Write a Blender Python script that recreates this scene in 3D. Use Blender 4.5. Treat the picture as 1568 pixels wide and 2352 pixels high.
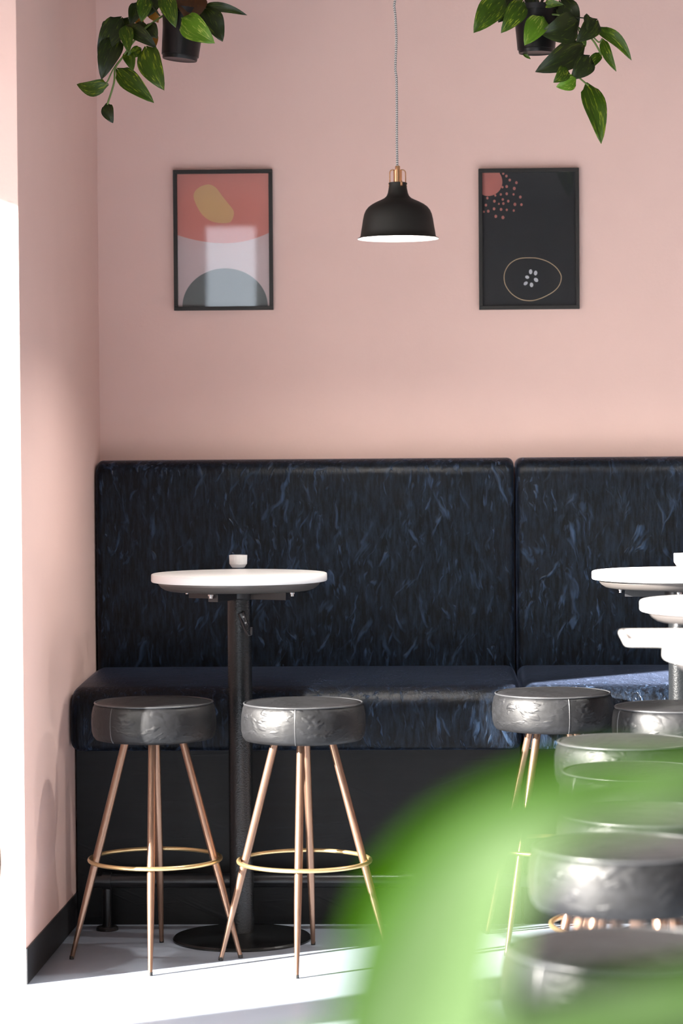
import bpy, math, random
from mathutils import Matrix, Vector, noise
random.seed(7)
for _o in list(bpy.data.objects):
    bpy.data.objects.remove(_o)
S = bpy.context.scene
COL = S.collection
pi = math.pi

# ------------------------------------------------------------------ camera
F = 6000.0                       # focal length in pixels of the 1568 x 2352 frame
CAM = Vector((0, 0, 1.49))
YAW, PITCH, ROLL = math.radians(1.786), math.radians(1.476), math.radians(-0.42)
RC = (Matrix.Rotation(YAW, 3, 'Z') @ Matrix.Rotation(pi / 2 - PITCH, 3, 'X') @ Matrix.Rotation(ROLL, 3, 'Z'))
cd = bpy.data.cameras.new('camera'); cam = bpy.data.objects.new('camera', cd); COL.objects.link(cam)
cam.matrix_world = Matrix.Translation(CAM) @ RC.to_4x4()
cd.sensor_fit = 'VERTICAL'; cd.sensor_height = 36; cd.sensor_width = 24
cd.lens = F / 2352 * 36
cd.clip_start = .05
cd.dof.use_dof = True; cd.dof.focus_distance = 7.95; cd.dof.aperture_fstop = 3.0; cd.dof.aperture_blades = 0
S.camera = cam

def ray(px, py):
    return RC @ Vector(((px - 784) / F, -(py - 1176) / F, -1))
def P(px, py, D):                # point on the vertical plane at depth D
    d = ray(px, py); return CAM + d * (D / d.y)
def PZ(px, py, Z):               # point on the horizontal plane at height Z
    d = ray(px, py); return CAM + d * ((Z - CAM.z) / d.z)

# ------------------------------------------------------------------ light
w = bpy.data.worlds.new('sky'); S.world = w; w.use_nodes = True
bg = w.node_tree.nodes['Background']
bg.inputs[0].default_value = (.78, .89, 1.0, 1); bg.inputs[1].default_value = 5.2
SUN_AZ, SUN_EL = math.radians(31.5), math.radians(18)
sd = Vector((math.cos(SUN_AZ) * math.cos(SUN_EL), math.sin(SUN_AZ) * math.cos(SUN_EL), -math.sin(SUN_EL)))
sl = bpy.data.lights.new('sun', 'SUN'); so = bpy.data.objects.new('sun', sl); COL.objects.link(so)
sl.energy = 62; sl.angle = math.radians(1.2); sl.color = (1, .94, .86)
so.rotation_euler = sd.to_track_quat('-Z', 'Y').to_euler(); so.location = (-8, -4, 5)
S.view_settings.view_transform = 'Standard'
try: S.view_settings.look = 'None'
except Exception: pass
S.view_settings.exposure = 0.24; S.view_settings.gamma = 1; S.view_settings.use_curve_mapping = False
S.cycles.use_denoising = True
S.cycles.max_bounces = 10; S.cycles.diffuse_bounces = 6; S.cycles.transparent_max_bounces = 12
S.cycles.sample_clamp_indirect = 8

# ------------------------------------------------------------------ materials
def srgb(r, g, b):
    f = lambda c: c / 12.92 if c <= .04045 else ((c + .055) / 1.055) ** 2.4
    return (f(r / 255), f(g / 255), f(b / 255), 1)
def newmat(name):
    m = bpy.data.materials.new(name); m.use_nodes = True
    nt = m.node_tree; return m, nt, nt.nodes['Principled BSDF']
def N(nt, t, **kw):
    n = nt.nodes.new(t)
    for k, v in kw.items():
        if k.startswith('i_'):
            n.inputs[int(k[2:]) if k[2:].isdigit() else k[2:].replace('_', ' ')].default_value = v
        else: setattr(n, k, v)
    return n
def plain(name, col, rough=.5, metal=0, spec=.5, bump=0, bscale=60, vary=0, vscale=6):
    m, nt, b = newmat(name)
    col = tuple(col[:3]) + (1,)
    b.inputs['Base Color'].default_value = col; b.inputs['Roughness'].default_value = rough
    b.inputs['Metallic'].default_value = metal; b.inputs['Specular IOR Level'].default_value = spec
    tc = N(nt, 'ShaderNodeTexCoord')
    if bump:
        n = N(nt, 'ShaderNodeTexNoise', i_Scale=bscale, i_Detail=4.0)
        nt.links.new(tc.outputs['Object'], n.inputs['Vector'])
        bp = N(nt, 'ShaderNodeBump', i_Strength=bump, i_Distance=.01)
        nt.links.new(n.outputs['Fac'], bp.inputs['Height']); nt.links.new(bp.outputs[0], b.inputs['Normal'])
    if vary:
        n = N(nt, 'ShaderNodeTexNoise', i_Scale=vscale, i_Detail=5.0)
        nt.links.new(tc.outputs['Object'], n.inputs['Vector'])
        mx = N(nt, 'ShaderNodeMix', data_type='RGBA')
        mx.inputs[6].default_value = tuple(c * (1 - vary) for c in col[:3]) + (1,)
        mx.inputs[7].default_value = tuple(min(1, c * (1 + vary)) for c in col[:3]) + (1,)
        nt.links.new(n.outputs['Fac'], mx.inputs[0]); nt.links.new(mx.outputs[2], b.inputs['Base Color'])
    return m
def leather(name, base, light, rough, scale, crease, stretch=(1, 1, .13), bump=.35, spec=.5, fine=1.0, blotch=.22, fold=1.6, sheen=0, warp=.10):
    """vinyl / leather: fine grain, shallow folds and thin stroke-like creases in patches"""
    m, nt, b = newmat(name); L = nt.links.new
    tc = N(nt, 'ShaderNodeTexCoord')
    strokes = []
    wn = N(nt, 'ShaderNodeTexNoise', i_Scale=5.0, i_Detail=3.0); L(tc.outputs['Object'], wn.inputs['Vector'])
    wp = N(nt, 'ShaderNodeMix', data_type='VECTOR'); wp.inputs[0].default_value = warp
    L(tc.outputs['Object'], wp.inputs[4]); L(wn.outputs['Color'], wp.inputs[5])
    for k, (rot, sc, lo) in enumerate(((.34, scale * 1.0, .60), (-.42, scale * 1.3, .60), (.05, scale * 2.0, .59))):
        mr = N(nt, 'ShaderNodeMapping'); mr.inputs['Rotation'].default_value = (0, rot, 0); L(wp.outputs[1], mr.inputs['Vector'])
        mr.inputs['Location'].default_value = (k * 3.1, k * 1.7, k * 2.3)
        mp = N(nt, 'ShaderNodeMapping'); mp.inputs['Scale'].default_value = stretch; L(mr.outputs[0], mp.inputs['Vector'])
        n = N(nt, 'ShaderNodeTexNoise', i_Scale=sc, i_Detail=2.0, i_Roughness=.6, i_Distortion=.25); L(mp.outputs[0], n.inputs['Vector'])
        r = N(nt, 'ShaderNodeMapRange'); r.inputs[1].default_value = lo; r.inputs[2].default_value = lo + .13
        L(n.outputs['Fac'], r.inputs[0])
        g = N(nt, 'ShaderNodeTexNoise', i_Scale=scale * .35, i_Detail=2.0); L(mp.outputs[0], g.inputs['Vector'])
        gr = N(nt, 'ShaderNodeMapRange'); gr.inputs[1].default_value = .40; gr.inputs[2].default_value = .62; L(g.outputs['Fac'], gr.inputs[0])
        mu = N(nt, 'ShaderNodeMath', operation='MULTIPLY'); L(r.outputs[0], mu.inputs[0]); L(gr.outputs[0], mu.inputs[1])
        strokes.append(mu)
    ad = strokes[0]
    for q in strokes[1:]:
        mxm = N(nt, 'ShaderNodeMath', operation='MAXIMUM'); L(ad.outputs[0], mxm.inputs[0]); L(q.outputs[0], mxm.inputs[1]); ad = mxm
    mpb = N(nt, 'ShaderNodeMapping'); mpb.inputs['Scale'].default_value = stretch; L(tc.outputs['Object'], mpb.inputs['Vector'])
    bl = N(nt, 'ShaderNodeTexNoise', i_Scale=scale * 2.2, i_Detail=7.0, i_Roughness=.7); L(mpb.outputs[0], bl.inputs['Vector'])
    blr = N(nt, 'ShaderNodeMapRange'); blr.inputs[1].default_value = .42; blr.inputs[2].default_value = .78; blr.inputs[4].default_value = blotch
    L(bl.outputs['Fac'], blr.inputs[0])
    cs = N(nt, 'ShaderNodeMath', operation='MULTIPLY_ADD'); cs.inputs[1].default_value = crease
    L(ad.outputs[0], cs.inputs[0]); L(blr.outputs[0], cs.inputs[2]); cs.use_clamp = True
    mx = N(nt, 'ShaderNodeMix', data_type='RGBA'); mx.inputs[6].default_value = base; mx.inputs[7].default_value = light
    L(cs.outputs[0], mx.inputs[0]); L(mx.outputs[2], b.inputs['Base Color'])
    fn = N(nt, 'ShaderNodeTexNoise', i_Scale=scale * 4, i_Detail=5.0, i_Roughness=.6); L(mpb.outputs[0], fn.inputs['Vector'])
    big = N(nt, 'ShaderNodeTexNoise', i_Scale=scale * .3, i_Detail=3.0, i_Distortion=.7); L(tc.outputs['Object'], big.inputs['Vector'])
    hs = N(nt, 'ShaderNodeMath', operation='MULTIPLY_ADD'); hs.inputs[1].default_value = .5 * fine
    L(fn.outputs['Fac'], hs.inputs[0]); L(ad.outputs[0], hs.inputs[2])
    hs2 = N(nt, 'ShaderNodeMath', operation='MULTIPLY_ADD'); hs2.inputs[1].default_value = fold
    L(big.outputs['Fac'], hs2.inputs[0]); L(hs.outputs[0], hs2.inputs[2])
    bp = N(nt, 'ShaderNodeBump', i_Strength=bump, i_Distance=.006); L(hs2.outputs[0], bp.inputs['Height'])
    L(bp.outputs[0], b.inputs['Normal'])
    b.inputs['Roughness'].default_value = rough; b.inputs['Specular IOR Level'].default_value = spec
    b.inputs['Sheen Weight'].default_value = sheen; b.inputs['Sheen Roughness'].default_value = .35; b.inputs['Sheen Tint'].default_value = (.45, .58, 1, 1)
    return m
def glass_thin(name, tint=(1, 1, 1), refl=.06):
    m, nt, b = newmat(name); nt.nodes.remove(b); L = nt.links.new
    out = nt.nodes['Material Output']
    t = N(nt, 'ShaderNodeBsdfTransparent'); t.inputs[0].default_value = tint + (1,)
    g = N(nt, 'ShaderNodeBsdfGlossy'); g.inputs['Roughness'].default_value = .02
    fr = N(nt, 'ShaderNodeFresnel', i_IOR=1.5)
    ad = N(nt, 'ShaderNodeMath', operation='ADD'); ad.inputs[1].default_value = refl - .04; L(fr.outputs[0], ad.inputs[0])
    mx = N(nt, 'ShaderNodeMixShader'); L(ad.outputs[0], mx.inputs[0]); L(t.outputs[0], mx.inputs[1]); L(g.outputs[0], mx.inputs[2])
    L(mx.outputs[0], out.inputs[0]); return m
def leaf_mat(name, dark, mid, light, streak=.5, trans=.35, rough=.35, spec=.5):
    m, nt, b = newmat(name); b.inputs['Specular IOR Level'].default_value = spec; L = nt.links.new; out = nt.nodes['Material Output']
    uv = N(nt, 'ShaderNodeTexCoord'); oi = N(nt, 'ShaderNodeObjectInfo')
    ofs = N(nt, 'ShaderNodeVectorMath', operation='ADD')
    cmb = N(nt, 'ShaderNodeMath', operation='MULTIPLY'); cmb.inputs[1].default_value = 37.0; L(oi.outputs['Random'], cmb.inputs[0])
    L(uv.outputs['UV'], ofs.inputs[0]); L(cmb.outputs[0], ofs.inputs[1])
    mp = N(nt, 'ShaderNodeMapping'); mp.inputs['Scale'].default_value = (9, 2.2, 1); L(ofs.outputs[0], mp.inputs['Vector'])
    n = N(nt, 'ShaderNodeTexNoise', i_Scale=1.6, i_Detail=5.0, i_Distortion=.8); L(mp.outputs[0], n.inputs['Vector'])
    n2 = N(nt, 'ShaderNodeTexNoise', i_Scale=.6, i_Detail=3.0); L(mp.outputs[0], n2.inputs['Vector'])
    m1 = N(nt, 'ShaderNodeMix', data_type='RGBA'); m1.inputs[6].default_value = dark; m1.inputs[7].default_value = mid
    L(n2.outputs['Fac'], m1.inputs[0])
    r = N(nt, 'ShaderNodeMapRange'); r.inputs[1].default_value = .56; r.inputs[2].default_value = .70; r.inputs[4].default_value = streak
    L(n.outputs['Fac'], r.inputs[0])
    m2 = N(nt, 'ShaderNodeMix', data_type='RGBA'); L(r.outputs[0], m2.inputs[0]); L(m1.outputs[2], m2.inputs[6]); m2.inputs[7].default_value = light
    L(m2.outputs[2], b.inputs['Base Color']); b.inputs['Roughness'].default_value = rough
    tr = N(nt, 'ShaderNodeBsdfTranslucent'); L(m2.outputs[2], tr.inputs[0])
    ms = N(nt, 'ShaderNodeMixShader'); ms.inputs[0].default_value = trans
    L(b.outputs[0], ms.inputs[1]); L(tr.outputs[0], ms.inputs[2]); L(ms.outputs[0], out.inputs[0])
    return m

M = {}
M['wall'] = plain('pink_plaster', (.76, .54, .485), .75, bump=.05, bscale=90, vary=.03, vscale=5)
M['ceiling'] = plain('ceiling_paint', (.20, .17, .16), .8)
M['far_wall'] = plain('dark_brown_paint', (.16, .13, .12), .8)
M['floor'] = plain('grey_concrete', (.30, .35, .43), .45, bump=.03, bscale=30, vary=.12, vscale=2.5)
M['street'] = plain('pavement', (.36, .36, .36), .9, vary=.15)
M['baseboard'] = plain('charcoal_paint', (.016, .018, .021), .5, bump=.05, vary=.3, vscale=30)
M['sofa'] = leather('navy_vinyl', (.0013, .0017, .0026, 1), (.032, .060, .115, 1), .36, 36, .62, stretch=(1, 1, .17), bump=.5, spec=.14, blotch=.25, fold=1.0, sheen=.10)  # pale stroke colour adds painted glints to the bumped creases
M['plinth'] = leather('dark_panel', (.003, .0037, .0045, 1), (.012, .015, .020, 1), .42, 12, .3, stretch=(.1, 1, 2.5), bump=.1, spec=.2, warp=0)
M['stool'] = leather('black_leather', (.0045, .0047, .0055, 1), (.020, .021, .025, 1), .50, 22, .1, stretch=(.5, .5, 1), bump=.40, spec=.34, blotch=.4, fold=2.4, fine=.4, warp=0)
M['piping'] = plain('black_piping', (.03, .031, .034), .35, spec=.7)
M['bronze'] = plain('bronze_metal', (.27, .165, .115), .30, .85, vary=.08)
M['brass'] = plain('brass_metal', (.74, .55, .28), .28, .9)
M['copper'] = plain('copper_metal', (.80, .47, .25), .22, .95)
M['glide'] = plain('black_plastic', (.02, .02, .02), .5)
M['tabletop'] = plain('white_laminate', (.86, .85, .84), .28, bump=.01)
M['tabledark'] = plain('pewter_edge', (.10, .09, .085), .45, .3)
M['hammered'] = plain('black_hammered_metal', (.008, .009, .010), .22, 0, spec=.45, bump=.16, bscale=240)
M['blackmetal'] = plain('black_metal', (.014, .014, .016), .32, .2, spec=.7)
M['steel'] = plain('steel', (.7, .7, .7), .25, 1)
M['rail'] = plain('black_rail', (.012, .013, .015), .3, .2, spec=.6)
M['frame'] = plain('black_wood_frame', (.012, .011, .010), .55, bump=.05)
M['shade'] = plain('matte_black_shade', (.012, .011, .009), .6, spec=.35)
M['reflector'] = plain('white_enamel', (.9, .9, .88), .5)
M['pot'] = plain('black_plant_pot', (.006, .0055, .006), .36, spec=.35)
M['soil'] = plain('soil', (.035, .022, .012), .95, bump=.6, bscale=120)
M['vine'] = plain('vine_green', (.10, .16, .03), .5)
M['vine_dark'] = plain('vine_dark', (.03, .035, .012), .6)
M['leaf_dark'] = leaf_mat('pothos_dark', srgb(18, 27, 4), srgb(36, 54, 8), srgb(110, 130, 24), .45, .2)
M['leaf'] = leaf_mat('pothos_green', srgb(32, 54, 6), srgb(70, 108, 12), srgb(176, 196, 52), .8, .3)
M['leaf_light'] = leaf_mat('pothos_light', srgb(66, 110, 18), srgb(110, 160, 34), srgb(205, 220, 110), .8, .35)
M['leaf_brown'] = leaf_mat('pothos_brown', srgb(60, 34, 14), srgb(84, 50, 18), srgb(110, 70, 26), .5, .2)
M['leaf_mustard'] = leaf_mat('pothos_mustard', srgb(140, 98, 30), srgb(170, 124, 44), srgb(190, 150, 70), .5, .3)
M['strap'] = leaf_mat('strap_leaf_sunlit', (.046, .088, .026, 1), (.056, .096, .036, 1), (.066, .104, .044, 1), .6, .4, .6, .25)  # pale copy of the strap leaf, sun highlights put into its colour
M['strap_shaded'] = leaf_mat('strap_leaf_shaded', (.022, .072, .0006, 1), (.029, .088, .0008, 1), (.038, .098, .002, 1), .5, .4, .7, .05)  # same leaf in saturated green, shadow and transmitted light put into the colour
M['cane'] = plain('cane_bark', (.22, .17, .10), .8, bump=.4, bscale=60)
M['terracotta'] = plain('grey_planter', (.30, .30, .30), .7)
M['tray'] = plain('pale_tray', (.78, .75, .73), .35)
M['wax'] = plain('candle_wax', (.9, .88, .84), .5)
M['glass'] = glass_thin('window_glass')
M['picglass'] = glass_thin('picture_glass', refl=.07)
M['winframe'] = plain('window_frame_paint', (.05, .05, .055), .5)
def cup_glass():
    m, nt, b = newmat('ribbed_glass'); L = nt.links.new; out = nt.nodes['Material Output']
    b.inputs['Base Color'].default_value = (.93, .93, .93, 1); b.inputs['Roughness'].default_value = .12
    t = N(nt, 'ShaderNodeBsdfTransparent'); tl = N(nt, 'ShaderNodeBsdfTranslucent'); tl.inputs[0].default_value = (.95, .95, .95, 1)
    a = N(nt, 'ShaderNodeMixShader'); a.inputs[0].default_value = .5; L(b.outputs[0], a.inputs[1]); L(tl.outputs[0], a.inputs[2])
    c = N(nt, 'ShaderNodeMixShader'); c.inputs[0].default_value = .25; L(a.outputs[0], c.inputs[1]); L(t.outputs[0], c.inputs[2])
    L(c.outputs[0], out.inputs[0]); return m
M['cup'] = cup_glass()
def cord_mat():
    m, nt, b = newmat('braided_cord'); L = nt.links.new
    uv = N(nt, 'ShaderNodeTexCoord'); sx = N(nt, 'ShaderNodeSeparateXYZ'); L(uv.outputs['UV'], sx.inputs[0])
    tri = N(nt, 'ShaderNodeMath', operation='PINGPONG'); tri.inputs[1].default_value = .125; L(sx.outputs[0], tri.inputs[0])
    a = N(nt, 'ShaderNodeMath', operation='MULTIPLY_ADD'); a.inputs[1].default_value = .025; L(tri.outputs[0], a.inputs[0]); L(sx.outputs[1], a.inputs[2])
    s = N(nt, 'ShaderNodeMath', operation='MULTIPLY'); s.inputs[1].default_value = 2 * pi / .0062; L(a.outputs[0], s.inputs[0])
    sn = N(nt, 'ShaderNodeMath', operation='SINE'); L(s.outputs[0], sn.inputs[0])
    gt = N(nt, 'ShaderNodeMath', operation='GREATER_THAN'); gt.inputs[1].default_value = 0; L(sn.outputs[0], gt.inputs[0])
    mx = N(nt, 'ShaderNodeMix', data_type='RGBA'); mx.inputs[6].default_value = (.03, .03, .035, 1); mx.inputs[7].default_value = (.62, .60, .58, 1)
    L(gt.outputs[0], mx.inputs[0]); L(mx.outputs[2], b.inputs['Base Color']); b.inputs['Roughness'].default_value = .8
    return m
M['cord'] = cord_mat()
def emit(name, col, s):
    m, nt, b = newmat(name); b.inputs['Base Color'].default_value = col
    b.inputs['Emission Color'].default_value = col; b.inputs['Emission Strength'].default_value = s; return m
M['bulb'] = emit('bulb_glow', (1, .95, .89, 1), 1500)

# ------------------------------------------------------------------ mesh helpers
class MB:
    def __init__(self): self.v = []; self.f = []; self.uv = {}
    def box(self, a, b):
        i = len(self.v); (x0, y0, z0), (x1, y1, z1) = a, b
        self.v += [(x0, y0, z0), (x1, y0, z0), (x1, y1, z0), (x0, y1, z0), (x0, y0, z1), (x1, y0, z1), (x1, y1, z1), (x0, y1, z1)]
        self.f += [tuple(i + k for k in q) for q in ((3, 2, 1, 0), (4, 5, 6, 7), (0, 1, 5, 4), (1, 2, 6, 5), (2, 3, 7, 6), (3, 0, 4, 7))]
        return self
    def prism(self, pts, z0, z1):
        i = len(self.v); n = len(pts)
        self.v += [(x, y, z0) for x, y in pts] + [(x, y, z1) for x, y in pts]
        self.f.append(tuple(i + n - 1 - k for k in range(n))); self.f.append(tuple(i + n + k for k in range(n)))
        for k in range(n): self.f.append((i + k, i + (k + 1) % n, i + n + (k + 1) % n, i + n + k))
        return self
    def lathe(self, prof, c=(0, 0, 0), seg=48, rib=None):
        i = len(self.v); n = len(prof)
        for k in range(seg):
            a = 2 * pi * k / seg
            for r, z in prof:
                rr = r * (1 + (rib(a, z) if rib else 0))
                self.v.append((c[0] + rr * math.cos(a), c[1] + rr * math.sin(a), c[2] + z))
        for k in range(seg):
            for j in range(n - 1):
                a, b = i + k * n + j, i + ((k + 1) % seg) * n + j
                self.f.append((a, b, b + 1, a + 1))
        return self
    def tube(self, pts, rad, seg=10, cap=True, closed=False, uv=False):
        pts = [Vector(p) for p in pts]; n = len(pts); i = len(self.v)
        rad = rad if isinstance(rad, (list, tuple)) else [rad] * n
        up = None; acc = 0
        for k, p in enumerate(pts):
            if closed: t = pts[(k + 1) % n] - pts[k - 1]
            else: t = pts[min(k + 1, n - 1)] - pts[max(k - 1, 0)]
            t.normalize()
            if up is None:
                up = Vector((0, 0, 1)) if abs(t.z) < .9 else Vector((0, 1, 0))
            s = t.cross(up).normalized(); up = s.cross(t).normalized()
            if k: acc += (p - pts[k - 1]).length
            for j in range(seg):
                a = 2 * pi * j / seg
                if uv: self.uv[len(self.v)] = (j / seg, acc)
                self.v.append(tuple(p + (s * math.cos(a) + up * math.sin(a)) * rad[k]))
        for k in range(n if closed else n - 1):
            for j in range(seg):
                a, b = i + k * seg, i + ((k + 1) % n) * seg
                self.f.append((a + j, a + (j + 1) % seg, b + (j + 1) % seg, b + j))
        if cap and not closed:
            self.f.append(tuple(i + seg - 1 - j for j in range(seg)))
            self.f.append(tuple(i + (n - 1) * seg + j for j in range(seg)))
        return self
    def ngon(self, pts):
        i = len(self.v); self.v += [tuple(p) for p in pts]; self.f.append(tuple(range(i, i + len(pts)))); return self
    def build(self, name, mat, parent=None, smooth=None, bevel=0, loc=None):
        me = bpy.data.meshes.new(name); me.from_pydata(self.v, [], self.f); me.update()
        import bmesh
        bm = bmesh.new(); bm.from_mesh(me)
        if not self.uv: bmesh.ops.remove_doubles(bm, verts=bm.verts, dist=1e-6)
        bmesh.ops.recalc_face_normals(bm, faces=bm.faces)
        if bevel:
            bmesh.ops.bevel(bm, geom=list(bm.edges), offset=bevel, segments=3, affect='EDGES', profile=.5)
        bm.to_mesh(me); bm.free()
        if self.uv:
            ul = me.uv_layers.new(name='UVMap')
            for lp in me.loops: ul.data[lp.index].uv = self.uv.get(lp.vertex_index, (0, 0))
        me.materials.append(M[mat])
        o = bpy.data.objects.new(name, me); COL.objects.link(o)
        if parent is not None: o.parent = parent
        if loc is not None: o.location = loc
        if smooth:
            me.shade_smooth() if hasattr(me, 'shade_smooth') else None
            if smooth < 180:
                me.set_sharp_from_angle(angle=math.radians(smooth))
        return o
def tag(o, label, cat, group=None):
    o['label'] = label; o['category'] = cat
    if group: o['group'] = group
    return o
def thing(name, loc, label, cat, group=None, rz=0):
    o = bpy.data.objects.new(name, None); COL.objects.link(o); o.location = loc; o.rotation_euler.z = rz
    o.empty_display_size = .05
    return tag(o, label, cat, group)
def struct(o): o['kind'] = 'structure'; return o
def copy_tree(o, parent=None):
    c = o.copy(); COL.objects.link(c); c.parent = parent
    for ch in [x for x in bpy.data.objects if x.parent == o]: copy_tree(ch, c)
    return c
def quarter(cx, cz, r, a0, a1, n=6):
    return [(cx + r * math.cos(math.radians(a0 + (a1 - a0) * k / n)), cz + r * math.sin(math.radians(a0 + (a1 - a0) * k / n))) for k in range(n + 1)]

# ------------------------------------------------------------------ the room
DB = 8.70                                  # back wall
cb = P(230, 1040, DB); cf = PZ(60, 2262, 0)
XB, XF, DF = cb.x, cf.x, cf.y
XW = -1.85                                 # inner face of the window wall
XR, DR, H = 8.0, -2.6, 3.35
ZH = 2.54                                  # window head
struct(MB().box((XW - .2, DR - .2, -.1), (XR + .2, DB + .2, 0)).build('floor', 'floor'))
struct(MB().box((-30, -25, -.16), (XW - .2, 25, -.06)).build('street_ground', 'street'))
struct(MB().box((XW - .2, DR - .2, H), (XR + .2, DB + .2, H + .15)).build('ceiling', 'ceiling'))
struct(MB().box((XW - .2, DB, 0), (XR + .2, DB + .2, H)).build('wall_back', 'wall'))
struct(MB().prism([(XB, DB), (XF, DF), (XW - .2, DF), (XW - .2, DB)], 0, H).build('wall_left', 'wall'))
struct(MB().box((XR, DR, 0), (XR + .2, DB, H)).build('wall_right', 'wall'))
struct(MB().box((XW - .2, DR, ZH), (XW, DF, H)).build('wall_window', 'wall'))
_d = Vector((XF - XB, DF - DB, 0)).normalized(); _n = Vector((-_d.y, _d.x, 0))
if _n.x < 0: _n = -_n
bb = .10
_a = Vector((XB, DB, 0)) + _n * .004; _b = Vector((XF, DF, 0)) + _n * .004
struct(MB().prism([(XB, DB), (XF, DF), (_b.x, _b.y), (_a.x, _a.y)], 0, bb).build('baseboard_left', 'baseboard'))

# the row of shop windows on the left
edges = [DF]
p0 = 5.81
for k in range(5): edges.append(p0 - 1.8 * k)
edges.append(DR)
nwin = 0
for k in range(6):
    d1 = edges[k] - (.0 if k == 0 else .08); d0 = edges[k + 1] + (.08 if k < 5 else 0)
    if d1 - d0 < .3: continue
    nwin += 1
    wroot = bpy.data.objects.new('window_%d' % nwin, None); COL.objects.link(wroot); wroot.location = (XW - .1, (d0 + d1) / 2, 0)
    struct(wroot)
    hw = (d1 - d0) / 2
    fr = MB()
    fr.box((-.04, -hw, 0), (.04, hw, .07)).box((-.04, -hw, ZH - .06), (.04, hw, ZH))
    fr.box((-.04, -hw, .07), (.04, -hw + .05, ZH - .06)).box((-.04, hw - .05, .07), (.04, hw, ZH - .06))
    fr.build('window_frame', 'winframe', wroot)
    MB().box((-.004, -hw + .05, .07), (.004, hw - .05, ZH - .06)).build('pane', 'glass', wroot)
    if k < 5 and edges[k + 1] - .08 > DR:
        struct(MB().box((XW - .15, edges[k + 1] - .08, 0), (XW - .05, edges[k + 1] + .08, ZH)).build('trim_%d' % nwin, 'wall'))

# rear wall with glazed folding doors at its left end, behind the viewer
struct(MB().box((XW - .2, DR - .2, 3.25), (XR + .2, DR, H)).box((XW - .2, DR - .2, 0), (-1.72, DR, 3.25)).box((-.68, DR - .2, 0), (XR + .2, DR, 3.25)).build('wall_rear', 'far_wall'))
for k, (x0, x1) in enumerate(((-1.72, -1.2), (-1.2, -.68))):
    wroot = bpy.data.objects.new('door_%d' % (k + 1), None); COL.objects.link(wroot); wroot.location = ((x0 + x1) / 2, DR - .1, 0); struct(wroot)
    hw = (x1 - x0) / 2; fr = MB()
    for xa, xb in ((-hw, -hw + .07), (hw - .07, hw)): fr.box((xa, -.03, 0), (xb, .03, 3.25))
    fr.box((-hw + .07, -.029, 0), (hw - .07, .029, .12)).box((-hw + .07, -.029, 3.17), (hw - .07, .029, 3.25))
    fr.build('door_frame', 'winframe', wroot)
    MB().box((-hw + .07, -.004, .12), (hw - .07, .004, 3.17)).build('pane', 'glass', wroot)

# ------------------------------------------------------------------ banquette
def extrude_profile(mb, prof, x0, x1, r, skew=None):
    """closed (y,z) profile swept along X, its two ends rounded by r"""
    n = len(prof)
    nor = []
    area = sum(prof[k - 1][0] * prof[k][1] - prof[k][0] * prof[k - 1][1] for k in range(n))
    sg = 1 if area > 0 else -1
    for k in range(n):
        a = Vector(prof[k - 1]); b = Vector(prof[k]); c = Vector(prof[(k + 1) % n])
        e1 = (b - a).normalized(); e2 = (c - b).normalized()
        n1 = Vector((-e1.y, e1.x)) * sg; n2 = Vector((-e2.y, e2.x)) * sg
        m = (n1 + n2); l = m.length
        nor.append(m / l / max(.5, l / 2) if l > 1e-6 else n1)
    ts = [k / 6 * pi / 2 for k in range(7)]
    seq = [(x0 + r * (1 - math.cos(t)), r * (1 - math.sin(t))) for t in ts] + [(x1 - r * (1 - math.cos(t)), r * (1 - math.sin(t))) for t in reversed(ts)]
    i = len(mb.v)
    for k, (x, ins) in enumerate(seq):
        for (y, z), m in zip(prof, nor):
            yy = y + m.x * ins
            mb.v.append((x + (skew(yy) if skew and k < 7 else 0), yy, z + m.y * ins))
    for k in range(len(seq) - 1):
        for j in range(n):
            a, b = i + k * n, i + (k + 1) * n
            mb.f.append((a + j, a + (j + 1) % n, b + (j + 1) % n, b + j))
    mb.f.append(tuple(i + j for j in range(n))); mb.f.append(tuple(i + (len(seq) - 1) * n + j for j in range(n)))
    return mb
DBF, DSF, DPF = 8.54, 7.96, 8.08           # backrest face, seat front, plinth face
def banquette(x0l, x1, label, right):
    xs = lambda D: x0l if right else XB + (XF - XB) * (DB - D) / (DB - DF) + .006
    root = thing('banquette', (0, DB, 0), label, 'banquette', 'sections of the wall banquette')
    o = lambda y: y - DB
    sk = lambda D0: (lambda y: xs(y + DB) - xs(D0))
    ztop = 1.446
    yb = o(DB - .004); yf = o(DBF)
    prof = [(yb, .70)] + [(yf + .01, .70), (yf, .74), (yf - .006, .95), (yf - .006, 1.2)] + \
           [(y, z) for y, z in quarter(yf + .05, ztop - .055, .053, 180, 95)] + [(yb - .02, ztop - .003), (yb, ztop - .02)]
    extrude_profile(MB(), prof, xs(DBF), x1, .022, sk(DBF)).build('backrest', 'sofa', root, 45)
    ys = o(DSF); yk = o(DBF + .03)
    prof = [(yk, .575), (ys + .03, .556)] + quarter(ys + .022, .576, .022, 270, 180, 4) + [(ys - .004, .64)] + \
           quarter(ys + .075, .672, .078, 180, 95, 8) + [(ys + .22, .757), (o(DBF) - .12, .766), (yk, .764)]
    extrude_profile(MB(), prof, xs(DSF), x1, .03, sk(DSF)).build('seat_cushion', 'sofa', root, 45)
    MB().prism([(xs(DPF), o(DPF)), (x1 - .002, o(DPF)), (x1 - .002, o(DB - .004)), (xs(DB), o(DB - .004))], 0, .556).build('plinth', 'plinth', root)
    return root
xseamL = P(1181, 1300, DBF).x; xseamR = P(1186, 1300, DBF).x
banquette(0, xseamL, 'dark navy banquette section in the corner, tall backrest and padded seat', False)
banquette(xseamR, xseamR + 1.9, 'dark navy banquette section right of the vertical seam, sun on its seat', True)

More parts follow.
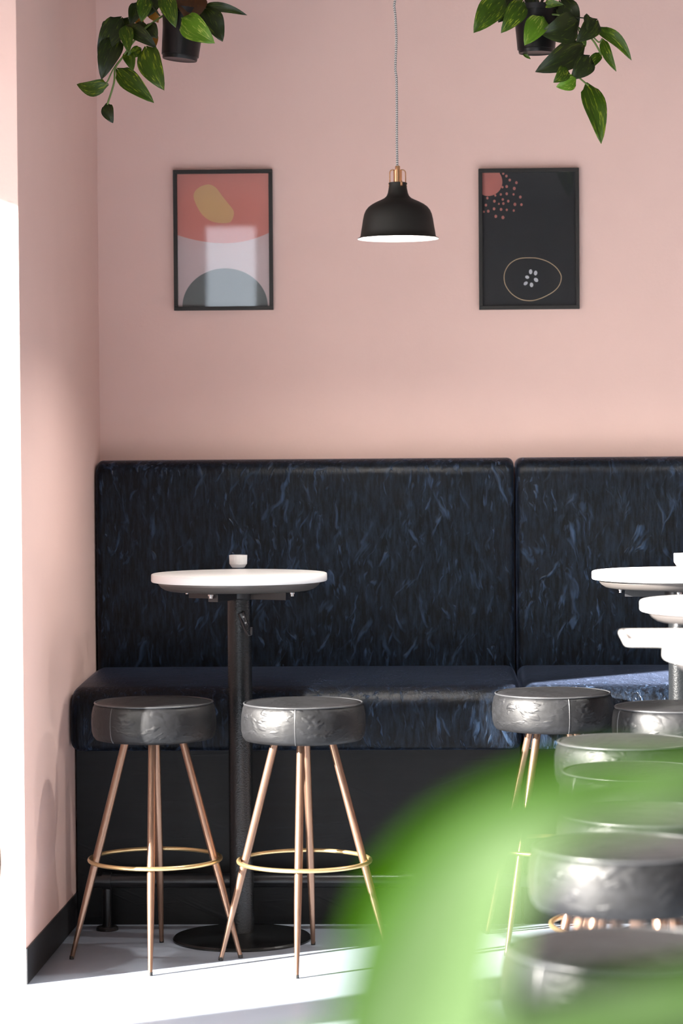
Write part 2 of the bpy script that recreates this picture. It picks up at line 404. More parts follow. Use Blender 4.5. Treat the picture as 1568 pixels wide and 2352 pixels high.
# foot rail
DRL = 7.99
zr = 1.49 - (2031 - 1026) / (F / DRL)
xl = P(215, 2030, DRL).x; xr = xseamR + 1.7
rr_ = thing('foot_rail', (0, DRL, 0), 'black tubular foot rail on short posts along the banquette plinth', 'foot rail')
MB().tube([(xl, 0, zr), (xr, 0, zr)], .0225, 20).build('rail', 'rail', rr_, 40)
for px in (246, 936, 1760):
    x = P(px, 2080, DRL).x
    MB().tube([(x, 0, 0.008), (x, 0, zr)], .0135, 14).build('post', 'rail', rr_, 40)
    MB().lathe([(0, .012), (.03, .012), (.034, .008), (.034, 0)], (x, 0, 0), 24).build('floor_flange', 'rail', rr_, 40)
    MB().tube([(x - .014, 0, zr), (x + .014, 0, zr)], .027, 20).build('collar', 'rail', rr_, 40)
    MB().tube([(x, 0, zr), (x, DPF - DRL - .001, zr + .0)], .008, 10).build('wall_bracket', 'rail', rr_, 40)

# ------------------------------------------------------------------ bar tables
ZT = 1.106
def make_table(loc, label, rz=0):
    r = thing('bar_table', loc, label, 'table', 'round white bar tables', rz)
    R = .2645
    top = [(0, ZT)] + [(R - .004, ZT), (R - .001, ZT - .0015), (R, ZT - .005), (R, ZT - .021), (R - .002, ZT - .024), (R - .01, ZT - .0255), (0, ZT - .0255)]
    MB().lathe(top, seg=96).build('tabletop', 'tabletop', r, 40)
    z = ZT - .0255
    MB().lathe([(0, z), (R - .022, z), (R - .022, z - .006), (R - .028, z - .014), (R - .04, z - .022), (R - .05, z - .025), (0, z - .025)], seg=80).build('underside_rim', 'tabledark', r, 35)
    z -= .025
    for k in range(4):
        a = k * pi / 2 - .42
        m = MB().box((.02, -.024, z - .004), (.192, .024, z)).box((.03, -.016, z - .027), (.165, .016, z - .004))
        o = m.build('bracket_arm', 'blackmetal', r); o.rotation_euler.z = a
        b = MB().lathe([(0, -.012), (.006, -.012), (.006, -.005), (.009, -.005), (.009, 0)], (.178 * math.cos(a), .178 * math.sin(a), z - .004), 10).build('bolt', 'steel', r, 40)
    MB().lathe([(0, z - .028), (.046, z - .028), (.05, z - .024), (.05, z)], seg=32).build('bracket_hub', 'blackmetal', r, 40)
    MB().lathe([(.0365, .012), (.0365, z - .020)], seg=48).build('column', 'hammered', r, 60)
    MB().lathe([(0, .022), (.045, .022), (.06, .016), (.19, .012), (.204, .010), (.209, .005), (.209, 0), (0, 0)], seg=80).build('base_plate', 'hammered', r, 35)
    # bag hook low on the column, facing the viewer and slightly right
    a = -pi / 2 + .38
    hk = bpy.data.objects.new('hook_holder', None)
    hm = MB(); c0 = Vector((.0365 * math.cos(a), .0365 * math.sin(a), .955)); out = Vector((math.cos(a), math.sin(a), 0)); sd_ = Vector((-math.sin(a), math.cos(a), 0))
    hm.tube([c0 + Vector((0, 0, .03)) + sd_ * -.010, c0 + out * .010 + Vector((0, 0, .012)) - sd_ * .009, c0 + out * .026 + Vector((0, 0, -.018)) - sd_ * .002,
             c0 + out * .032 + Vector((0, 0, -.034)) + sd_ * .006, c0 + out * .036 + Vector((0, 0, -.030)) + sd_ * .013, c0 + out * .037 + Vector((0, 0, -.008)) + sd_ * .014], .0036, 8)
    pm = c0 + out * .001
    hm.tube([pm + Vector((0, 0, .034)) - sd_ * .008, pm + Vector((0, 0, -.004)) + sd_ * .006], .011, 10)
    h = hm.build('bag_hook', 'blackmetal', r, 40)
    for q in ((.022, -.004), (.004, .003)):
        p = c0 + out * .013 + Vector((0, 0, q[0])) + sd_ * q[1]
        MB().tube([p - out * .004, p + out * .001], .0032, 10).build('screw', 'steel', h, 40)
    bpy.data.objects.remove(hk)
    return r
TL = PZ(549, 1313, ZT); TL = P(549, 1313, 7.84)
TA = P(1562, 1306, 7.84); TB = P(1721, 1376, 6.36); TC = P(1847, 1478, 4.95)
t0 = make_table((TL.x, 7.84, 0), 'round white bar table standing alone between the two left stools')
def dup_table(x, y, label, rz):
    c = copy_tree(t0); c.location = (x, y, 0); c.rotation_euler.z = rz; c['label'] = label; return c
dup_table(TA.x, 7.84, 'round white bar table at the right edge, nearest the banquette', .3)
dup_table(TB.x, 6.36, 'second round white bar table from the banquette at the right edge', .1)
dup_table(TC.x, 4.95, 'nearest round white bar table at the right edge, under the pale tray', .2)

def tealight(loc, label):
    r = thing('tealight_holder', loc, label, 'candle holder', 'ribbed glass tealight holders')
    rib = lambda a, z: .022 * math.cos(44 * a) if .011 < z < .0385 else 0
    prof = [(0, .0015), (.017, .0008), (.019, 0), (.021, .002), (.0265, .0105), (.0272, .012), (.0278, .03), (.0282, .0375), (.0282, .0395), (.0258, .0395), (.025, .012), (.0, .009)]
    MB().lathe(prof, seg=176, rib=rib).build('ribbed_glass', 'cup', r, 50)
    c = MB().lathe([(0, .0095), (.0225, .0095), (.0228, .022), (.020, .0235), (0, .0232)], seg=32).build('candle', 'wax', r, 40)
    MB().tube([(0, 0, .0225), (0, .0004, .029)], .0007, 6).build('wick', 'glide', c)
    return r
pt = PZ(547, 1303.5, ZT); tealight((pt.x, pt.y, ZT), 'ribbed glass tealight holder on the left bar table')
pt = PZ(1568, 1300, ZT); tealight((pt.x, pt.y, ZT), 'ribbed glass tealight holder cut by the right edge')

# pale tray overhanging the nearest table
tr = thing('serving_tray', (.557, 5.075, ZT), 'pale shallow tray overhanging the nearest bar table', 'tray', rz=-.035)
def rrect(hx, hy, r, n=5):
    out = []
    for cx, cy, a0 in ((hx - r, hy - r, 0), (-hx + r, hy - r, 90), (-hx + r, -hy + r, 180), (hx - r, -hy + r, 270)):
        out += quarter(cx, cy, r, a0, a0 + 90, n)
    return out
tm = MB(); loops = [None, (.166, .141, 0, .016), (.171, .146, .0025, .018), (.172, .147, .0075, .018), (.170, .145, .0098, .017), (.167, .142, .0098, .016), (.164, .139, .007, .015), (.160, .135, .003, .014)]
for hx, hy, z, r0 in loops[1:]:
    tm.v += [(x, y, z) for x, y in rrect(hx, hy, r0)]
n_ = 24; nl = len(loops) - 1
for k in range(nl - 1):
    for j in range(n_): tm.f.append((k * n_ + j, k * n_ + (j + 1) % n_, (k + 1) * n_ + (j + 1) % n_, (k + 1) * n_ + j))
tm.f.append(tuple(range(n_))); tm.f.append(tuple((nl - 1) * n_ + j for j in range(n_)))
tm.build('tray_body', 'tray', tr, 50)

# ------------------------------------------------------------------ bar stools
def make_stool():
    r = thing('bar_stool', (0, 0, 0), '-', 'stool', 'black leather bar stools')
    prof = [(0, .757), (.06, .7565), (.11, .755), (.145, .752), (.164, .749), (.171, .744), (.1755, .735), (.179, .715), (.1800, .69), (.179, .668), (.175, .652), (.168, .643), (.15, .640), (0, .640)]
    def rib(a, z):
        v = noise.noise(Vector((math.cos(a) * 2.2, math.sin(a) * 2.2, z * 14))) * .012
        return v if .642 < z < .75 else 0
    MB().lathe(prof, seg=96, rib=rib).build('seat_cushion', 'stool', r, 60)
    MB().tube([(.1705 * math.cos(2 * pi * k / 72), .1705 * math.sin(2 * pi * k / 72), .7475) for k in range(72)], .0028, 8, closed=True).build('piping', 'piping', r, 60)
    for a in (0, pi):
        m = MB(); pts = []
        for rr, z in prof[5:12]: 
            q = rr * (1 + rib(a, z)) - .0006
            pts.append((q * math.cos(a), q * math.sin(a), z))
        m.tube(pts, .0016, 6); m.build('seam', 'piping', r, 60)
    MB().lathe([(0, .641), (.10, .641), (.10, .634), (0, .634)], seg=32).build('mounting_plate', 'blackmetal', r, 40)
    for k in range(4):
        a = pi / 4 + k * pi / 2; c, s = math.cos(a), math.sin(a)
        at = lambda t: (c * (.245 + (.082 - .245) * t), s * (.245 + (.082 - .245) * t), .004 + .634 * t)
        L = MB().tube([at(t) for t in (0, .08, .2, .32, .45, .7, 1)], [.0065, .0074, .0093, .0108, .0116, .0116, .0113], 16).build('leg', 'bronze', r, 60)
        MB().tube([(c * .2458, s * .2458, 0), (c * .2445, s * .2445, .010)], [.0068, .0072], 14).build('foot_glide', 'glide', L, 60)
    MB().tube([(.190 * math.cos(2 * pi * k / 80), .190 * math.sin(2 * pi * k / 80), .292) for k in range(80)], .0062, 10, closed=True).build('foot_ring', 'brass', r, 60)
    return r
st0 = make_stool()
Z0 = .757
stools = [  # px of the seat-top centre, depth, turn of the legs, bearing of the side seam, label
    (353, 1608, 7.54, 47, -128, 'black leather bar stool with bronze legs nearest the left wall'),
    (696, 1606, 7.50, 42, -95, 'black leather bar stool standing just right of the left table column'),
    (1269, 1594, 7.77, 8, -77, 'black leather bar stool in front of the banquette seam, lit on its left'),
    (1552, 1614, 7.35, 30, -160, 'black leather bar stool below the right table, cut by the right edge'),
    (1439, 1692, 6.49, 66, -118, 'black leather bar stool just in front of the one at the banquette seam'),
    (1465, 1757, 5.92, 75, 30, 'fourth black leather stool from the nearest end of the right-hand row'),
    (1486, 1863, 5.20, 53, 60, 'third black leather stool from the nearest end, behind the arching green leaf'),
    (1441, 1936, 4.78, 27, 20, 'second nearest black leather stool of the right-hand row, blurred seat'),
    (1437, 2160, 3.83, 30, 40, 'nearest black leather stool, large blurred seat at the bottom right'),
    (-212, 1925, 4.95, 15, 0, 'dark stool whose seat just enters at the left edge'),
]
for k, (px, py, D, rz, sa, lab) in enumerate(stools):
    s = st0 if k == 0 else copy_tree(st0)
    p = P(px, py, D); s.location = (p.x, D, 0); s.rotation_euler.z = math.radians(rz); s['label'] = lab
    for ch in s.children:
        if ch.name.split('.')[0] in ('seat_cushion', 'seam', 'piping'): ch.rotation_euler.z = math.radians(sa - rz)

# ------------------------------------------------------------------ framed prints
def framed(px, label):
    (xa, ya), (xb, yb) = px
    p = P(xa, ya, DB); q = P(xb, yb, DB)
    W, Hh = q.x - p.x, p.z - q.z
    r = thing('framed_print', (p.x, DB - .001, q.z), label, 'picture', 'framed abstract prints on the pink wall')
    t = .0125; d = .020
    for nm, a, b in (('frame_rail', (0, -d, 0), (W, 0, t)), ('frame_rail', (0, -d, Hh - t), (W, 0, Hh)), ('frame_stile', (0, -d, t), (t, 0, Hh - t)), ('frame_stile', (W - t, -d, t), (W, 0, Hh - t))):
        MB().box(a, b).build(nm, 'frame', r, bevel=.0012)
    MB().box((t, -.003, t), (W - t, -.0, Hh - t)).build('backing_board', 'frame', r)
    MB().ngon([(t, -d + .007, t), (W - t, -d + .007, t), (W - t, -d + .007, Hh - t), (t, -d + .007, Hh - t)]).build('glass_pane', 'picglass', r)
    return r, W, Hh, t
def shape(root, name, mat, pts, layer):
    th = .0004; y1 = -.003 - layer * .0005; m = MB(); n = len(pts)
    m.v = [(x, y1 - th, z) for x, z in pts] + [(x, y1, z) for x, z in pts]
    m.f = [tuple(range(n)), tuple(2 * n - 1 - k for k in range(n))] + [(k, (k + 1) % n, n + (k + 1) % n, n + k) for k in range(n)]
    return m.build(name, mat, root)
def closed_spline(pts, n=8):
    out = []; m = len(pts)
    for k in range(m):
        a, b, c, d = (Vector(pts[(k + j - 1) % m]) for j in range(4))
        for j in range(n):
            t = j / n
            out.append(tuple(.5 * ((2 * b) + (c - a) * t + (2 * a - 5 * b + 4 * c - d) * t * t + (3 * b - a - 3 * c + d) * t ** 3)))
    return out
for nm, c, rg in (('print_pink', (.85, .37, .32), .6), ('print_yellow', (.88, .62, .34), .6), ('print_pale', (.85, .70, .70), .6), ('print_grey', (.24, .26, .26), .6),
              ('print_charcoal', (.042, .046, .052), .6), ('print_rose', (.66, .25, .22), .6), ('print_cream', (.74, .56, .36), .6), ('print_white', (.85, .87, .92), .6)):
    M[nm] = plain(nm, c, rg, spec=.2)
# left print: crop pixels (160..1388, 180..1948) -> print area
r1, W, Hh, t = framed(((398, 392), (628, 712)), 'black framed abstract print with pink arch and yellow blob')
def cm(pts, x0, x1, y0, y1): return [(t + (x - x0) / (x1 - x0) * (W - 2 * t), Hh - t - (y - y0) / (y1 - y0) * (Hh - 2 * t)) for x, y in pts]
LB = (160, 1388, 180, 1948)
pr = shape(r1, 'print_sheet', 'print_pale', cm([(160, 1948), (1388, 1948), (1388, 180), (160, 180)], *LB), 0)
pr['label'] = 'pale pink art sheet'
shape(r1, 'printed_arch', 'print_pink', cm([(160, 180), (160, 990)] + [(160 + k * 1228 / 24, 1103 - 113 * ((k / 24 - .53) / .53) ** 2 if k / 24 < .53 else 1103 - 133 * ((k / 24 - .53) / .47) ** 2) for k in range(1, 24)] + [(1388, 968), (1388, 180)], *LB), 1)
shape(r1, 'printed_blob', 'print_yellow', cm(closed_spline([(600, 322), (680, 365), (760, 470), (830, 560), (905, 655), (918, 720), (890, 800), (840, 832), (730, 835), (630, 815), (540, 765), (470, 690), (410, 580), (380, 480), (400, 410), (460, 355), (530, 328)]), *LB), 2)
shape(r1, 'printed_half_disc', 'print_grey', cm([(217, 1947)] + [(790 + 573 * math.cos(a), 1947 - 508 * math.sin(a)) for a in [pi - k * pi / 40 for k in range(1, 40)]] + [(1363, 1947)], *LB), 2)
r2, W, Hh, t = framed(((1098, 389), (1330, 710)), 'black framed dark print with rose sun, dots and oval outline')
RB = (148, 1405, 155, 1940)
shape(r2, 'print_sheet', 'print_charcoal', cm([(148, 1940), (1405, 1940), (1405, 155), (148, 155)], *RB), 0)
sun = [(148, 155), (148, 455)] + [(232 + 190 * math.cos(a), 275 + 190 * math.sin(a)) for a in [math.radians(116 - k * 8) for k in range(20)]] + [(386, 155)]
shape(r2, 'printed_sun', 'print_rose', cm(sun, *RB), 1)
dots = [(434, 166, 16), (477, 200, 17), (522, 254, 17), (612, 290, 18), (423, 348, 15), (480, 340, 18), (583, 367, 20), (400, 445, 15), (480, 437, 17), (572, 446, 14), (664, 483, 18), (325, 458, 14), (217, 492, 16),
        (312, 535, 18), (426, 513, 16), (500, 536, 17), (197, 586, 17), (373, 571, 13), (434, 567, 17), (590, 580, 20), (678, 584, 17), (307, 637, 18), (402, 646, 18), (479, 652, 15), (574, 663, 15), (170, 675, 13), (228, 668, 18), (330, 738, 19), (427, 754, 21)]
dm = MB(); y1 = -.0035
for x, y, rd in dots:
    dm.ngon([(q[0], y1 - .0004, q[1]) for q in cm([(x + rd * math.cos(a), y + rd * 1.15 * math.sin(a)) for a in [k * 2 * pi / 12 for k in range(12)]], *RB)])
dm.build('printed_dots', 'print_rose', r2)
egg = closed_spline([(790, 1292), (900, 1302), (1030, 1345), (1140, 1420), (1205, 1510), (1218, 1580), (1190, 1670), (1120, 1750), (1000, 1820), (880, 1865), (780, 1878), (660, 1858), (540, 1785), (460, 1680), (433, 1580), (445, 1480), (500, 1385), (580, 1325), (670, 1297)])
eo = cm(egg, *RB); ei = cm([(808 + (x - 808) * .972, 1585 + (y - 1585) * .962) for x, y in egg], *RB)
em = MB(); n = len(eo); em.v = [(x, -.0039, z) for x, z in eo] + [(x, -.0039, z) for x, z in ei]
em.f = [(k, (k + 1) % n, n + (k + 1) % n, n + k) for k in range(n)]; em.build('printed_oval', 'print_cream', r2)
sm = MB()
for x, y, ra, rb_, ang in ((798, 1485, 23, 33, 0), (865, 1503, 23, 32, 8), (751, 1557, 28, 22, 20), (871, 1595, 33, 25, 40), (730, 1640, 31, 22, -38), (809, 1661, 24, 31, -5)):
    a0 = math.radians(ang)
    sm.ngon([(q[0], -.0039, q[1]) for q in cm([(x + ra * math.cos(a) * math.cos(a0) - rb_ * math.sin(a) * math.sin(a0), y + ra * math.cos(a) * math.sin(a0) + rb_ * math.sin(a) * math.cos(a0)) for a in [k * 2 * pi / 16 for k in range(16)]], *RB)])
sm.build('printed_seeds', 'print_white', r2)

# ------------------------------------------------------------------ pendant lamp
DL = 7.5
pl = P(914, 548, DL); u = DL / F / 5.807      # metres per crop pixel
lamp = thing('pendant_lamp', (pl.x, DL, pl.z), 'matte black dome pendant lamp with copper socket on braided cord', 'lamp')
Y = lambda y: (1215 - y) * u
outer = [(537, 1220), (537, 1208), (518, 1200), (502, 1186), (492, 1120), (478, 1040), (466, 960), (450, 890), (428, 840), (392, 795), (345, 760), (285, 728), (225, 702), (178, 678), (150, 650), (134, 610), (124, 560), (116, 510), (122, 490), (122, 476), (108, 470)]
inner = [(530, 1216), (508, 1206), (492, 1190), (482, 1120), (468, 1040), (456, 960), (440, 895), (418, 850), (380, 808), (330, 775), (270, 745), (200, 720), (120, 700), (0, 690)]
MB().lathe([(r * u, Y(y)) for r, y in outer] , seg=72).build('shade', 'shade', lamp, 50)
MB().lathe([(537 * u, Y(1220))] + [(r * u, Y(y)) for r, y in inner], seg=72).build('reflector', 'reflector', lamp, 60)
MB().lathe([(0, Y(318)), (30 * u, Y(318)), (57 * u, Y(312)), (57 * u, Y(470)), (108 * u, Y(471)), (0, Y(472))], seg=32).build('socket', 'copper', lamp, 40)
MB().lathe([(0, Y(252)), (28 * u, Y(252)), (33 * u, Y(260)), (33 * u, Y(300)), (40 * u, Y(306)), (40 * u, Y(318))], seg=28).build('cord_grip', 'copper', lamp, 40)
for s in (-1, 1):
    pts = [(s * 40, 304), (s * 70, 303), (s * 92, 312), (s * 104, 332), (s * 106, 360), (s * 106, 420), (s * 106, 470), (s * 120, 485), (s * 112, 510), (s * 120, 530)]
    o = MB().tube([(x * u, 0, Y(y)) for x, y in pts], 7.5 * u, 8).build('wire_bracket', 'copper', lamp, 60)
    o.rotation_euler.z = .15
a = -1.15
MB().tube([(117 * u * math.cos(a), 117 * u * math.sin(a), Y(465)), (128 * u * math.cos(a), 128 * u * math.sin(a), Y(490)), (120 * u * math.cos(a), 120 * u * math.sin(a), Y(510)), (128 * u * math.cos(a), 128 * u * math.sin(a), Y(528))], 15 * u, 8).build('clip', 'copper', lamp, 60)
bz = Y(900)
MB().lathe([(0, bz - .032), (.018, bz - .027), (.029, bz - .012), (.031, bz), (.027, bz + .016), (.017, bz + .034), (.0135, bz + .05), (.0135, Y(700)), (0, Y(699))], seg=32).build('bulb', 'bulb', lamp, 60)
cpts = [(912, 386), (911, 330), (911, 250), (910.5, 200), (910, 178), (907.5, 160), (908, 142), (909.5, 110), (910, 88), (909, 60), (907, 30), (905, 14), (906, 5), (907, 0), (906, -20)]
cp3 = [P(x, y, DL) for x, y in cpts]; cp3.append(Vector((cp3[-1].x + .004, DL, H - .03)))
dense = []
for k in range(len(cp3) - 1):
    for j in range(4): dense.append(cp3[k].lerp(cp3[k + 1], j / 4))
dense.append(cp3[-1])
MB().tube([p - Vector((pl.x, DL, pl.z)) for p in dense], .0034, 12, uv=True).build('cord', 'cord', lamp, 60)
MB().lathe([(0, H - pl.z), (.05, H - pl.z), (.05, H - pl.z - .02), (.04, H - pl.z - .032), (0, H - pl.z - .033)], (cp3[-1].x - pl.x, 0, 0), seg=32).build('ceiling_rose', 'shade', lamp, 40)

lamp2 = copy_tree(lamp); lamp2.location.x += 1.36
lamp2['label'] = 'matte black dome pendant lamp further right along the banquette, beyond the frame'
lamp['group'] = lamp2['group'] = 'pendant lamps along the banquette'

# ------------------------------------------------------------------ hanging pothos plants
def leaf_obj(root, base, tip, width, mat, fold=.25, curl=.12, turn=0, bow=0, name='leaf', heart=True, n=11, half=3):
    base, tip = Vector(base), Vector(tip); L = (tip - base); ln = L.length; t_ = L / ln
    view = (CAM - (base + tip) * .5).normalized()
    nrm = (view - t_ * view.dot(t_)).normalized()
    nrm = Matrix.Rotation(turn, 3, t_) @ nrm
    sd_ = t_.cross(nrm).normalized()
    m = MB(); cols = 2 * half + 1
    for i in range(n):
        t = i / (n - 1)
        if heart: wv = (math.sin(pi * min(1, t ** .62)) ** .75) * (1 if t < .8 else 1) + .10 * max(0, 1 - t * 6)
        else: wv = min(1, (t * 5 + .35)) * (1 - t) ** .6 * 1.25
        if i == n - 1: wv = .012
        for j in range(cols):
            s = (j - half) / half
            lobe = -.09 * ln * (abs(s) * (1 - abs(s)) * 4) * max(0, 1 - t * 5) if heart else 0
            p = base + t_ * (t * ln + lobe) + sd_ * (s * wv * width * .5 + bow * ln * math.sin(pi * t))
            wave = .035 * width * math.sin(t * 9 + s * 2)
            p = p + nrm * (fold * width * (abs(s) * wv) * .5 - fold * width * .2 - curl * ln * (2 * t - 1) ** 2 + wave * abs(s))
            m.uv[len(m.v)] = (s * .5 + .5, t)
            m.v.append(tuple(p - root.location))
    for i in range(n - 1):
        for j in range(cols - 1):
            a = i * cols + j; m.f.append((a, a + 1, a + cols + 1, a + cols))
    return m.build(name, mat, root, 180)
def plant(crop, D, pot, leaves, vines, label):
    x0, y0, sc = crop; pm = D / F / sc
    pp = lambda cx, cy, dd=0: P(x0 + cx / sc, y0 + cy / sc, D + dd)
    cx, cyb, cyt, rb, rt, tilt = pot
    b = pp(cx, cyb); root = thing('hanging_pothos', (b.x, D, b.z), label, 'potted plant', 'hanging pothos plants')
    h = (cyb - cyt) * pm; rb *= pm; rt *= pm
    prof = [(0, .001), (rb - .003, .001), (rb - .001, 0), (rb, .002), (rb + .001, h * .075), (rb + .004, h * .08), (rb + .004, h * .1), (rt - .004, h * .88), (rt + .001, h * .885), (rt + .003, h), (rt - .001, h), (rt - .002, h * .86), (rb, .02), (0, .02)]
    po = MB().lathe(prof, seg=56).build('pot', 'pot', root, 35); po.rotation_euler.y = tilt
    so_ = MB().lathe([(0, h * .90), (rt * .5, h * .895), (rt - .003, h * .87), (rt - .012, h * .80), (0, h * .80)], seg=40).build('soil', 'soil', po, 60)
    for k in range(3):
        a = .5 + k * 2 * pi / 3
        MB().tube([(rt * math.cos(a), rt * math.sin(a), h * .98), (rt * .9 * math.cos(a), rt * .9 * math.sin(a), h * 1.1), (0, 0, h + .34), (0, 0, H - b.z)], .0012, 6).build('hanger_wire', 'blackmetal', root)
    for v in vines:
        pts = [pp(*q) for q in v[0]]
        dn = []
        for k in range(len(pts) - 1):
            a_, b_, c_, d_ = pts[max(k - 1, 0)], pts[k], pts[k + 1], pts[min(k + 2, len(pts) - 1)]
            for j in range(5):
                t = j / 5; dn.append(.5 * ((2 * b_) + (c_ - a_) * t + (2 * a_ - 5 * b_ + 4 * c_ - d_) * t * t + (3 * b_ - a_ - 3 * c_ + d_) * t ** 3))
        dn.append(pts[-1])
        MB().tube([p - root.location for p in dn], v[1] * pm, 7).build('vine', v[2], root, 60)
    for (bx, by, tx, ty, wd, mat, db, dt, *rest) in leaves:
        kw = rest[0] if rest else {}
        leaf_obj(root, pp(bx, by, db), pp(tx, ty, dt), wd * pm, mat, **kw)
    return root
g, dk, lt, br, mu = 'leaf', 'leaf_dark', 'leaf_light', 'leaf_brown', 'leaf_mustard'
plant((160, 0, 1568 / 440), 7.9, (900, 490, 80, 142, 182, .11), [
    (420, 150, 235, 430, 200, dk, -.02, -.04), (390, 300, 265, 640, 190, dk, -.03, -.05, dict(bow=.05)), (330, 150, 350, 340, 150, dk, 0, 0),
    (455, 200, 480, 415, 120, g, -.06, -.10), (455, 215, 700, 385, 130, dk, -.05, -.07, dict(bow=-.05)), (520, 210, 690, 300, 130, dk, -.02, -.03),
    (585, 395, 470, 470, 90, g, -.04, -.06), (470, 410, 515, 570, 105, g, -.05, -.08), (610, 385, 752, 722, 215, g, -.08, -.12, dict(bow=.02, turn=.25)),
    (395, 555, 682, 818, 170, g, -.05, -.08, dict(turn=-.2, bow=.04)), (290, 690, 46, 690, 135, g, -.02, 0, dict(bow=-.14, fold=.1)), (305, 850, 354, 1005, 105, dk, -.03, -.03, dict(bow=.1)),
    (770, -60, 862, 208, 150, g, -.09, -.12), (915, 150, 1165, 342, 215, lt, -.10, -.14, dict(turn=.1)), (1100, 70, 1258, 322, 200, dk, -.06, -.07, dict(turn=-.3)),
    (1100, 50, 1448, 124, 80, dk, -.05, -.05, dict(bow=-.06)), (620, -30, 590, 170, 130, g, -.03, -.05), (560, 20, 500, 200, 120, dk, 0, -.02),
    (660, 80, 722, 180, 95, mu, .02, .01), (680, 280, 700, 375, 80, mu, .02, .0), (545, 150, 610, 205, 70, mu, .02, .02), (640, 190, 712, 305, 110, dk, -.03, -.05),
    (1000, -50, 985, 165, 260, br, -.055, -.075), (480, 150, 400, 330, 130, dk, .01, 0), (700, -20, 640, 130, 120, dk, .01, 0)],
    [([(760, 130, 0), (620, 230, -.04), (500, 370, -.05), (425, 480, -.05), (372, 560, -.05), (362, 680, -.05), (308, 855, -.03)], 8, 'vine'),
     ([(430, 470, -.04), (360, 560, -.03), (310, 665, -.02), (285, 692, -.02)], 6, 'vine'), ([(620, -20, 0), (690, 70, 0), (740, 130, 0)], 6, 'vine_dark'),
     ([(860, 60, -.05), (880, 130, -.03), (930, 150, -.08)], 6, 'vine')], 'hanging pothos in a black pot at the upper left near the corner')
plant((1070, 0, 1568 / 400), 7.9, (632, 480, 60, 157, 212, 0), [
    (330, -30, 76, 270, 250, g, -.08, -.12, dict(turn=.2)), (520, 10, 332, 284, 190, g, -.09, -.12, dict(turn=-.1)), (420, -20, 300, 190, 200, dk, -.03, -.05),
    (690, 145, 533, 388, 205, lt, -.11, -.14, dict(turn=.15)), (1010, 190, 690, 300, 270, dk, -.10, -.14, dict(bow=-.08)), (850, 10, 1000, 260, 200, dk, -.04, -.05, dict(bow=-.06)),
    (695, 45, 872, 40, 70, g, -.07, -.09, dict(bow=-.05)), (1185, 175, 1005, 365, 180, dk, -.07, -.10, dict(bow=-.04)), (1085, 120, 1088, 260, 55, dk, -.08, -.10),
    (1190, 255, 1482, 537, 120, g, -.02, -.04, dict(bow=-.10, fold=.3)), (1225, 352, 1348, 634, 95, g, -.03, -.05, dict(bow=.04)), (1215, 478, 1085, 648, 95, g, -.02, -.03, dict(bow=.06)),
    (1060, 405, 645, 637, 250, dk, -.09, -.13, dict(bow=-.03)), (1115, 505, 955, 705, 190, dk, -.12, -.14, dict(bow=-.06)), (905, 605, 795, 735, 130, g, -.14, -.16, dict(bow=-.1)),
    (985, 705, 818, 780, 135, lt, -.14, -.15, dict(bow=-.1)), (1100, 752, 1226, 1268, 205, g, -.05, -.09, dict(bow=-.02, turn=-.2)), (515, 480, 582, 532, 35, g, .02, .02),
    (1030, 350, 1075, 420, 80, g, -.04, -.04), (600, -40, 560, 60, 150, dk, -.02, -.04), (880, 60, 760, 200, 150, dk, -.03, -.03)],
    [([(690, 130, -.03), (860, 140, -.06), (1000, 240, -.05), (1130, 350, -.04), (1190, 440, -.03), (1215, 490, -.02)], 9, 'vine'),
     ([(960, 640, -.08), (1030, 710, -.07), (1100, 768, -.05)], 8, 'vine'), ([(860, 140, -.06), (990, 155, -.05), (1090, 165, -.05)], 6, 'vine_dark'),
     ([(545, 30, 0), (580, 80, 0), (630, 130, 0)], 7, 'vine_dark'), ([(700, -20, 0), (660, 60, 0), (640, 130, 0)], 13, 'vine_dark'), ([(740, -20, 0), (700, 60, 0), (680, 120, 0)], 6, 'vine'),
     ([(1150, 340, -.04), (1195, 380, -.03), (1225, 352, -.03)], 7, 'vine'), ([(1000, 240, -.05), (1060, 400, -.09)], 6, 'vine')],
    'hanging pothos in a black pot at the upper right above the dark print')

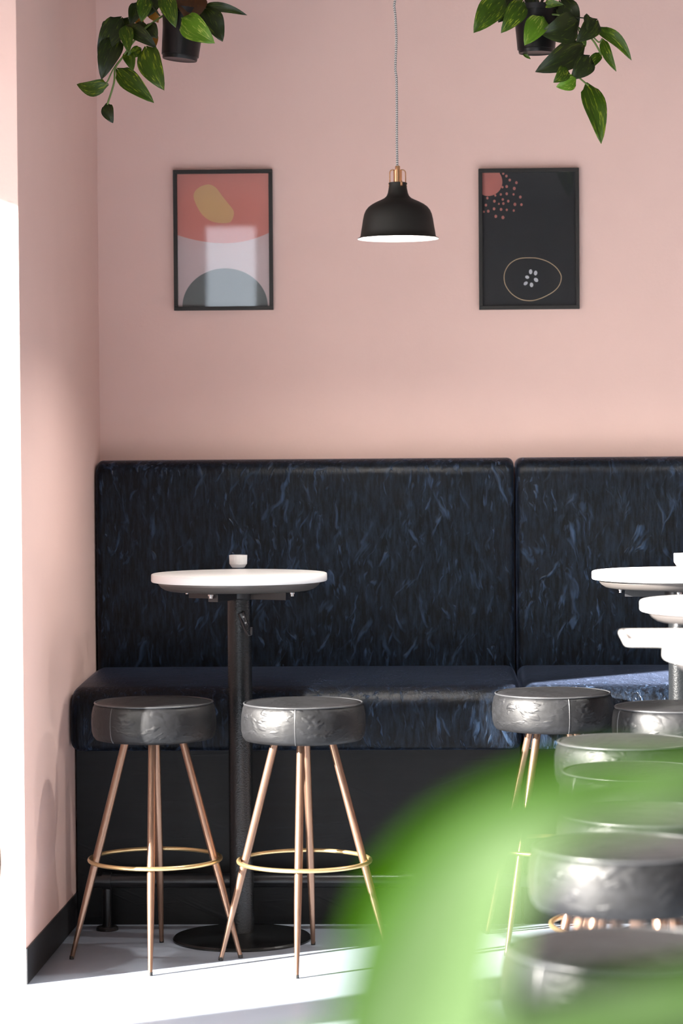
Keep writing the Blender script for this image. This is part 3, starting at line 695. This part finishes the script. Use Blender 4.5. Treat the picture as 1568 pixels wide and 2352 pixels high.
# ------------------------------------------------------------------ foreground strap-leaf plant close to the lens
DFp = .97
fpx = P(900, 2700, DFp)
fg = thing('strap_leaf_plant', (fpx.x, DFp, 0), 'out of focus bright green strap leaves in the foreground, bottom right', 'plant')
MB().lathe([(0, 0), (.13, 0), (.14, .01), (.17, .30), (.175, .31), (.165, .31), (.16, .27), (0, .265)], seg=48).build('planter', 'terracotta', fg, 40)
MB().lathe([(0, .272), (.158, .270)], seg=40).build('soil', 'soil', fg)
MB().tube([(0, 0, .26), (.006, .004, .6), (-.004, 0, .9), (0, 0, fpx.z)], [.019, .017, .016, .013], 14).build('cane', 'cane', fg, 60)
def strap(pts, widths, mat, fold=.3, turn=0):
    P3 = [P(x, y, d) for x, y, d in pts]; dn = []; ws = []
    for k in range(len(P3) - 1):
        a_, b_, c_, d_ = P3[max(k - 1, 0)], P3[k], P3[k + 1], P3[min(k + 2, len(P3) - 1)]
        for j in range(6):
            t = j / 6; dn.append(.5 * ((2 * b_) + (c_ - a_) * t + (2 * a_ - 5 * b_ + 4 * c_ - d_) * t * t + (3 * b_ - a_ - 3 * c_ + d_) * t ** 3)); ws.append(widths[k] + (widths[k + 1] - widths[k]) * t)
    dn.append(P3[-1]); ws.append(widths[-1])
    m = MB(); n = len(dn)
    for k, p in enumerate(dn):
        t_ = (dn[min(k + 1, n - 1)] - dn[max(k - 1, 0)]).normalized()
        view = (CAM - p).normalized(); nr = (view - t_ * view.dot(t_)).normalized(); nr = Matrix.Rotation(turn, 3, t_) @ nr
        s_ = t_.cross(nr); wv = ws[k] * p.y / F * .5
        for j in range(5):
            s = (j - 2) / 2; q = p + s_ * (s * wv) + nr * (abs(s) * wv * fold)
            m.uv[len(m.v)] = (s * .5 + .5, k / n); m.v.append(tuple(q - fg.location))
    for k in range(n - 1):
        for j in range(4): a = k * 5 + j; m.f.append((a, a + 1, a + 6, a + 5))
    return m.build('leaf', mat, fg, 180)
strap([(900, 2690, .97), (920, 2500, .96), (985, 2310, .95), (1050, 2130, .94), (1135, 1985, .93), (1270, 1895, .93), (1440, 1845, .94), (1640, 1790, .95), (1800, 1770, .97)], [70, 290, 320, 270, 200, 130, 100, 80, 5], 'strap', .2)
strap([(890, 2690, .98), (830, 2450, 1.0), (885, 2240, 1.02), (945, 2080, 1.03), (1040, 1965, 1.04), (1190, 1875, 1.05), (1400, 1810, 1.06), (1700, 1730, 1.08)], [50, 170, 210, 210, 200, 180, 150, 5], 'strap_shaded', .15, .1)
strap([(905, 2690, .97), (960, 2500, .96), (1060, 2400, .95), (1220, 2345, .95), (1430, 2320, .96), (1640, 2310, .97), (1800, 2330, .98)], [60, 170, 190, 170, 140, 110, 5], 'strap', .25)
strap([(910, 2690, .98), (1050, 2560, .99), (1250, 2430, 1.0), (1450, 2345, 1.01), (1700, 2290, 1.02), (1850, 2290, 1.03)], [60, 150, 160, 170, 150, 5], 'strap_shaded', .3)
for px, py, w_ in ((500, 2560, 150), (650, 2480, 130), (1000, 2950, 150)):
    strap([(900, 2690, .97), ((900 + px) / 2, 2480 if py < 2700 else 2700, 1.05), (px, py, 1.12), (px * 1.0 - 80, py + 250, 1.16)], [50, w_, w_ * .8, 5], 'strap_shaded', .3)
